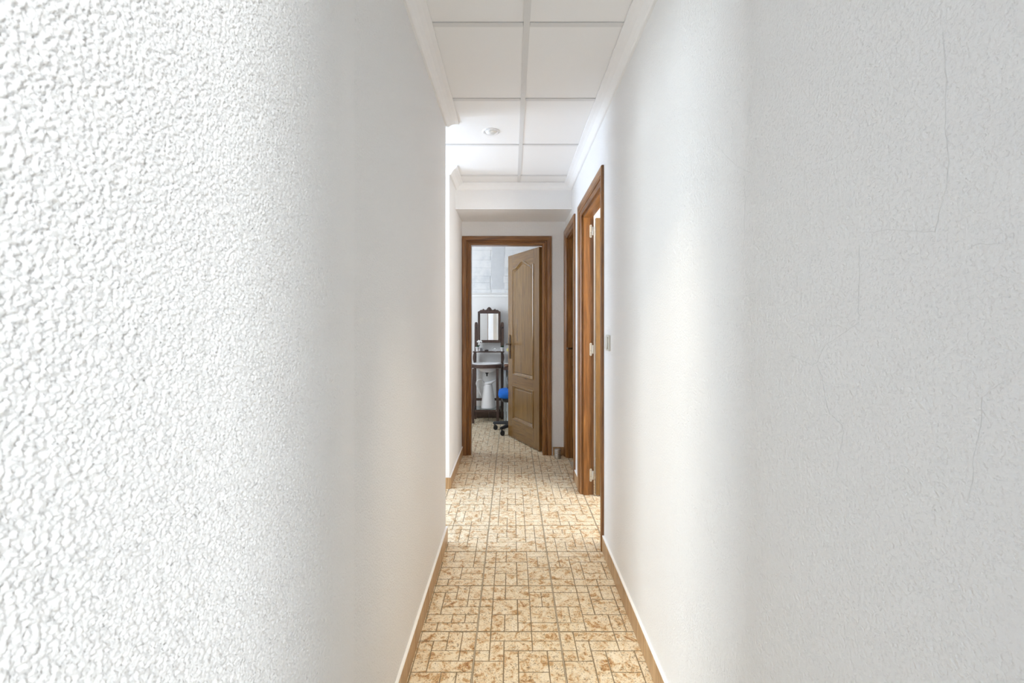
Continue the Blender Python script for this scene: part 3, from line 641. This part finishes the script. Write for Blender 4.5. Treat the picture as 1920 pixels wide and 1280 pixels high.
# ---------------------------------------------------------------- ornaments on the washstand shelf
SZ = .8665
def plant_pot(x, y, r, h, label, lean):
    e = empty('potted_plant', (x, y, SZ)); tag(e, label, 'potted plant', 'white pots on the washstand shelf')
    MB().lathe([(0, .0), (r*.72, 0), (r*.74, .003), (r*.95, h*.80), (r, h*.80), (r*1.02, h), (r*.92, h), (r*.88, h*.82), (0, h*.80)], (0, 0, 0), 24).build('pot', 'white_gloss', e, True)
    MB().lathe([(0, h*.86), (r*.88, h*.84)], (0, 0, 0), 24).build('soil', 'brown_dark', e, True)
    rr = random.Random(int(x*1000))
    for k in range(12):
        a = rr.uniform(0, 2*PI); ln = rr.uniform(.026, .046); tilt = rr.uniform(.2, .9); dx, dy, dz = math.cos(a)*math.sin(tilt), math.sin(a)*math.sin(tilt), math.cos(tilt)
        b = MB(); px, py = -dy, dx; nn = max(1e-6, math.hypot(px, py)); px, py = px/nn, py/nn; rows = []
        for t, w_ in ((0, .002), (.3, .006), (.6, .007), (.85, .004), (1, .0008)):
            q = (dx*ln*t+lean*.02*t*t, dy*ln*t, h*.84+dz*ln*t)
            rows.append([(q[0]-px*w_, q[1]-py*w_, q[2]), (q[0], q[1], q[2]-.0012), (q[0]+px*w_, q[1]+py*w_, q[2]), (q[0], q[1], q[2]+.0012)])
        b.loft(rows); b.build('leaf', 'green', e, True)
    return e
pp = plant_pot(-.436, 5.902, .026, .055, 'small white pot with green plant and white flowers, left end of washstand shelf', 1)
b = MB(); b.tube([(0, 0, .05), (.004, -.004, .09), (.018, -.006, .118), (.045, -.006, .128)], .0013, 6); b.build('stem', 'green', pp, True)
for (x, z) in ((.004, .122), (.018, .133), (.032, .126), (.044, .132), (.052, .122), (.024, .118)):
    b = MB()
    for k in range(5): b.sell((x+.006*math.cos(2*PI*k/5), -.008, z+.006*math.sin(2*PI*k/5)), (.0058, .002, .0045), 1, 10, 6)
    b.build('flower', 'petal', pp, True)
plant_pot(-.124, 5.910, .021, .050, 'small white pot with dark green plant, right end of washstand shelf', 0)
tag(boxes('box', [(-.402, -.362, 5.925, 5.955, SZ, SZ+.042)], 'grey_card', bevel=.002), 'small grey box beside the left flower pot on the shelf', 'box')
bo = empty('trinket_box', (-.322, 5.935, SZ)); tag(bo, 'small dark brown trinket box in the middle of the washstand shelf', 'box')
MB().box(-.024, .024, -.014, .014, 0, .018).build('base', 'brown_dark', bo, True, bevel=.002); MB().sell((-.002, 0, .022), (.014, .010, .010), .8, 14, 8).build('lid_ornament', 'grey_card', bo, True)
hs = empty('house_ornament', (-.218, 5.93, SZ)); tag(hs, 'small white house ornament with dark roof lines on the washstand shelf', 'ornament')
b = MB(); b.prism([(-.020, 0), (.020, 0), (.020, .032), (0, .048), (-.020, .032)], lambda a, c, t: (a, t, c), -.010, .010); b.build('body', 'white_matt', hs, True)
MB().tube([(-.025, -.011, .030), (0, -.011, .051), (.025, -.011, .030)], .0025, 8).build('roof_edge', 'grey_card', hs, True)
MB().box(.004, .014, -.0115, -.0095, .008, .022).build('window', 'grey_card', hs, True); MB().box(-.012, -.004, -.0115, -.0095, 0, .022).build('door', 'grey_card', hs, True)

# ---------------------------------------------------------------- desk behind the door, drawer unit and items
dk = empty('desk', (.35, 5.78, 0)); tag(dk, 'dark brown desk with grey metal frame, mostly hidden by the open door', 'desk')
boxes('desk_top', [(-.102, .80, 5.60, 6.02, .662, .690)], 'dark_x', dk, bevel=.003)
for x in (-.086, .76):
    for y in (5.64, 5.98): boxes('leg', [(x-.013, x+.013, y-.013, y+.013, 0, .662)], 'grey_metal', dk)
boxes('crossbar', [(-.099, -.073, 5.654, 5.966, .455, .485)], 'grey_metal', dk); boxes('crossbar', [(-.072, .746, 5.967, 5.993, .455, .485)], 'grey_metal', dk)
du = empty('drawer_unit', (.1, 5.85, 0)); tag(du, 'pale white drawer unit under the desk, behind the blue chair', 'drawer unit')
boxes('body', [(-.066, .30, 5.72, 5.96, .002, .56)], 'white_board', du, bevel=.003)
for k in range(3):
    dr = boxes('drawer', [(-.060, .294, 5.708, 5.72, .03+k*.175, .195+k*.175)], 'white_board', du, bevel=.002)
    MB().tube([(.08, 5.700, .11+k*.175), (.16, 5.700, .11+k*.175)], .004, 8).build('handle', 'grey_metal', dr)
tag(boxes('storage_box', [(-.095, -.01, 5.72, 5.85, .6905, .725)], 'white_matt', bevel=.003), 'low white box on the desk corner beside the washstand', 'box')
bk = empty('bowl', (-.062, 5.655, .6905)); tag(bk, 'small brown wicker bowl on the desk corner in front of the white box', 'bowl')
MB().lathe([(0, .003), (.022, 0), (.030, .012), (.034, .026), (.032, .034), (.029, .034), (.030, .026), (.026, .012), (0, .007)], (0, 0, 0), 24).build('body', 'basket', bk, True)
MB().lathe([(.0315, .032), (.034, .034), (.0315, .037), (.029, .034), (.0315, .032)], (0, 0, 0), 24).build('rim', 'basket', bk, True)
# key tag hanging from the bedroom door handle
kt = empty('key_tag', (-.040, 5.165, .93)); tag(kt, 'round pale yellow tag hanging by the bedroom door handle', 'tag')
MB().lathe([(0, -.003), (.018, -.003), (.020, 0), (.018, .003), (0, .003)], (0, 0, -.002), 24, 1).build('disc', 'yellow', kt, True)
MB().tube([(0, 0, .018), (.003, 0, .045), (.0, 0, .068)], .0012, 6).build('cord', 'yellow', kt, True)
# ---------------------------------------------------------------- swivel chair
ch = empty('office_chair', (.035, 5.305, 0)); tag(ch, 'blue upholstered swivel office chair on black castors half hidden by the door', 'office chair')
MB().sell((0, 0, .430), (.190, .200, .045), .45).build('seat', 'blue', ch, True)
MB().sell((.01, .01, .372), (.165, .180, .028), .45).build('seat_shell', 'black', ch, True)
MB().lathe([(.045, .34), (.045, .355), (.024, .335), (.024, .20), (.034, .19), (.034, .075), (.045, .065), (.045, .058)], (0, 0, 0), 20).build('gas_lift', 'black', ch, True)
b = MB(); b.tube([(0.05, .06, .36), (.13, .18, .37), (.15, .205, .42), (.15, .21, .62)], .014, 10); b.build('back_support', 'black', ch, True)
MB().sell((.19, .19, .66), (.165, .028, .12), .5).build('backrest', 'blue', ch, True)
MB().sell((.19, .221, .66), (.150, .014, .11), .5).build('backrest_shell', 'black', ch, True)
b = MB(); b.tube([(-.10, .05, .385), (-.085, .05, .40), (-.075, .06, .50), (-.078, .06, .60), (-.075, .0, .605), (-.075, -.05, .603)], .013, 10); b.build('armrest', 'black', ch, True)
a0 = math.atan2(5.385-5.305, -.200-.035)
for k in range(5):
    a = a0 + k*2*PI/5; ca, sa = math.cos(a), math.sin(a); R = .245
    b = MB(); rows = []
    for r, hw, z0, z1 in ((.02, .030, .072, .112), (.12, .025, .074, .106), (R, .019, .066, .094), (R+.018, .014, .066, .090)):
        rows.append([(r*ca-hw*sa, r*sa+hw*ca, z0), (r*ca+hw*sa, r*sa-hw*ca, z0), (r*ca+hw*.7*sa, r*sa-hw*.7*ca, z1), (r*ca-hw*.7*sa, r*sa+hw*.7*ca, z1)])
    b.loft(rows); lg = b.build('base_leg', 'black', ch, True, bevel=.003)
    cx, cy = R*ca, R*sa; 
    b = MB(); b.tube([(cx, cy, .028), (cx, cy, .068)], .008, 8); b.sell((cx+.006, cy, .040), (.020, .012, .016), .8, 14, 8); b.build('castor_housing', 'black', lg, True)
    for s_ in (-1, 1):
        MB().lathe([(0, s_*.006), (.022, s_*.006), (.025, s_*.009), (.025, s_*.018), (.021, s_*.021), (.010, s_*.019), (0, s_*.019)], (cx+.008, cy, .0255), 20, 1).build('castor_wheel', 'rubber', lg, True)

# ---------------------------------------------------------------- added globe light, out of view, raking the left wall from above
g, n_, l_, b_ = nodes('added_globe_glow'); b_.inputs['Base Color'].default_value = (.9, .9, .9, 1); b_.inputs['Emission Color'].default_value = (1, .99, .965, 1); b_.inputs['Emission Strength'].default_value = 215; M['added_globe_glow'] = g
gl = empty('added_globe_light', (1.36, -1.58, 2.30)); tag(gl, 'added glowing globe, unseen behind on the right, lighting the left wall', 'pendant lamp')
MB().sell((0, 0, 0), (.12, .12, .12), 1, 28, 16).build('globe', 'added_globe_glow', gl, True)
MB().tube([(0, 0, .118), (0, 0, .27)], .004, 8).build('cord', 'white_matt', gl, True)
MB().lathe([(.05, .30), (.05, .285), (.03, .265), (0, .262)], (0, 0, 0), 24).build('ceiling_rose', 'white_matt', gl, True)
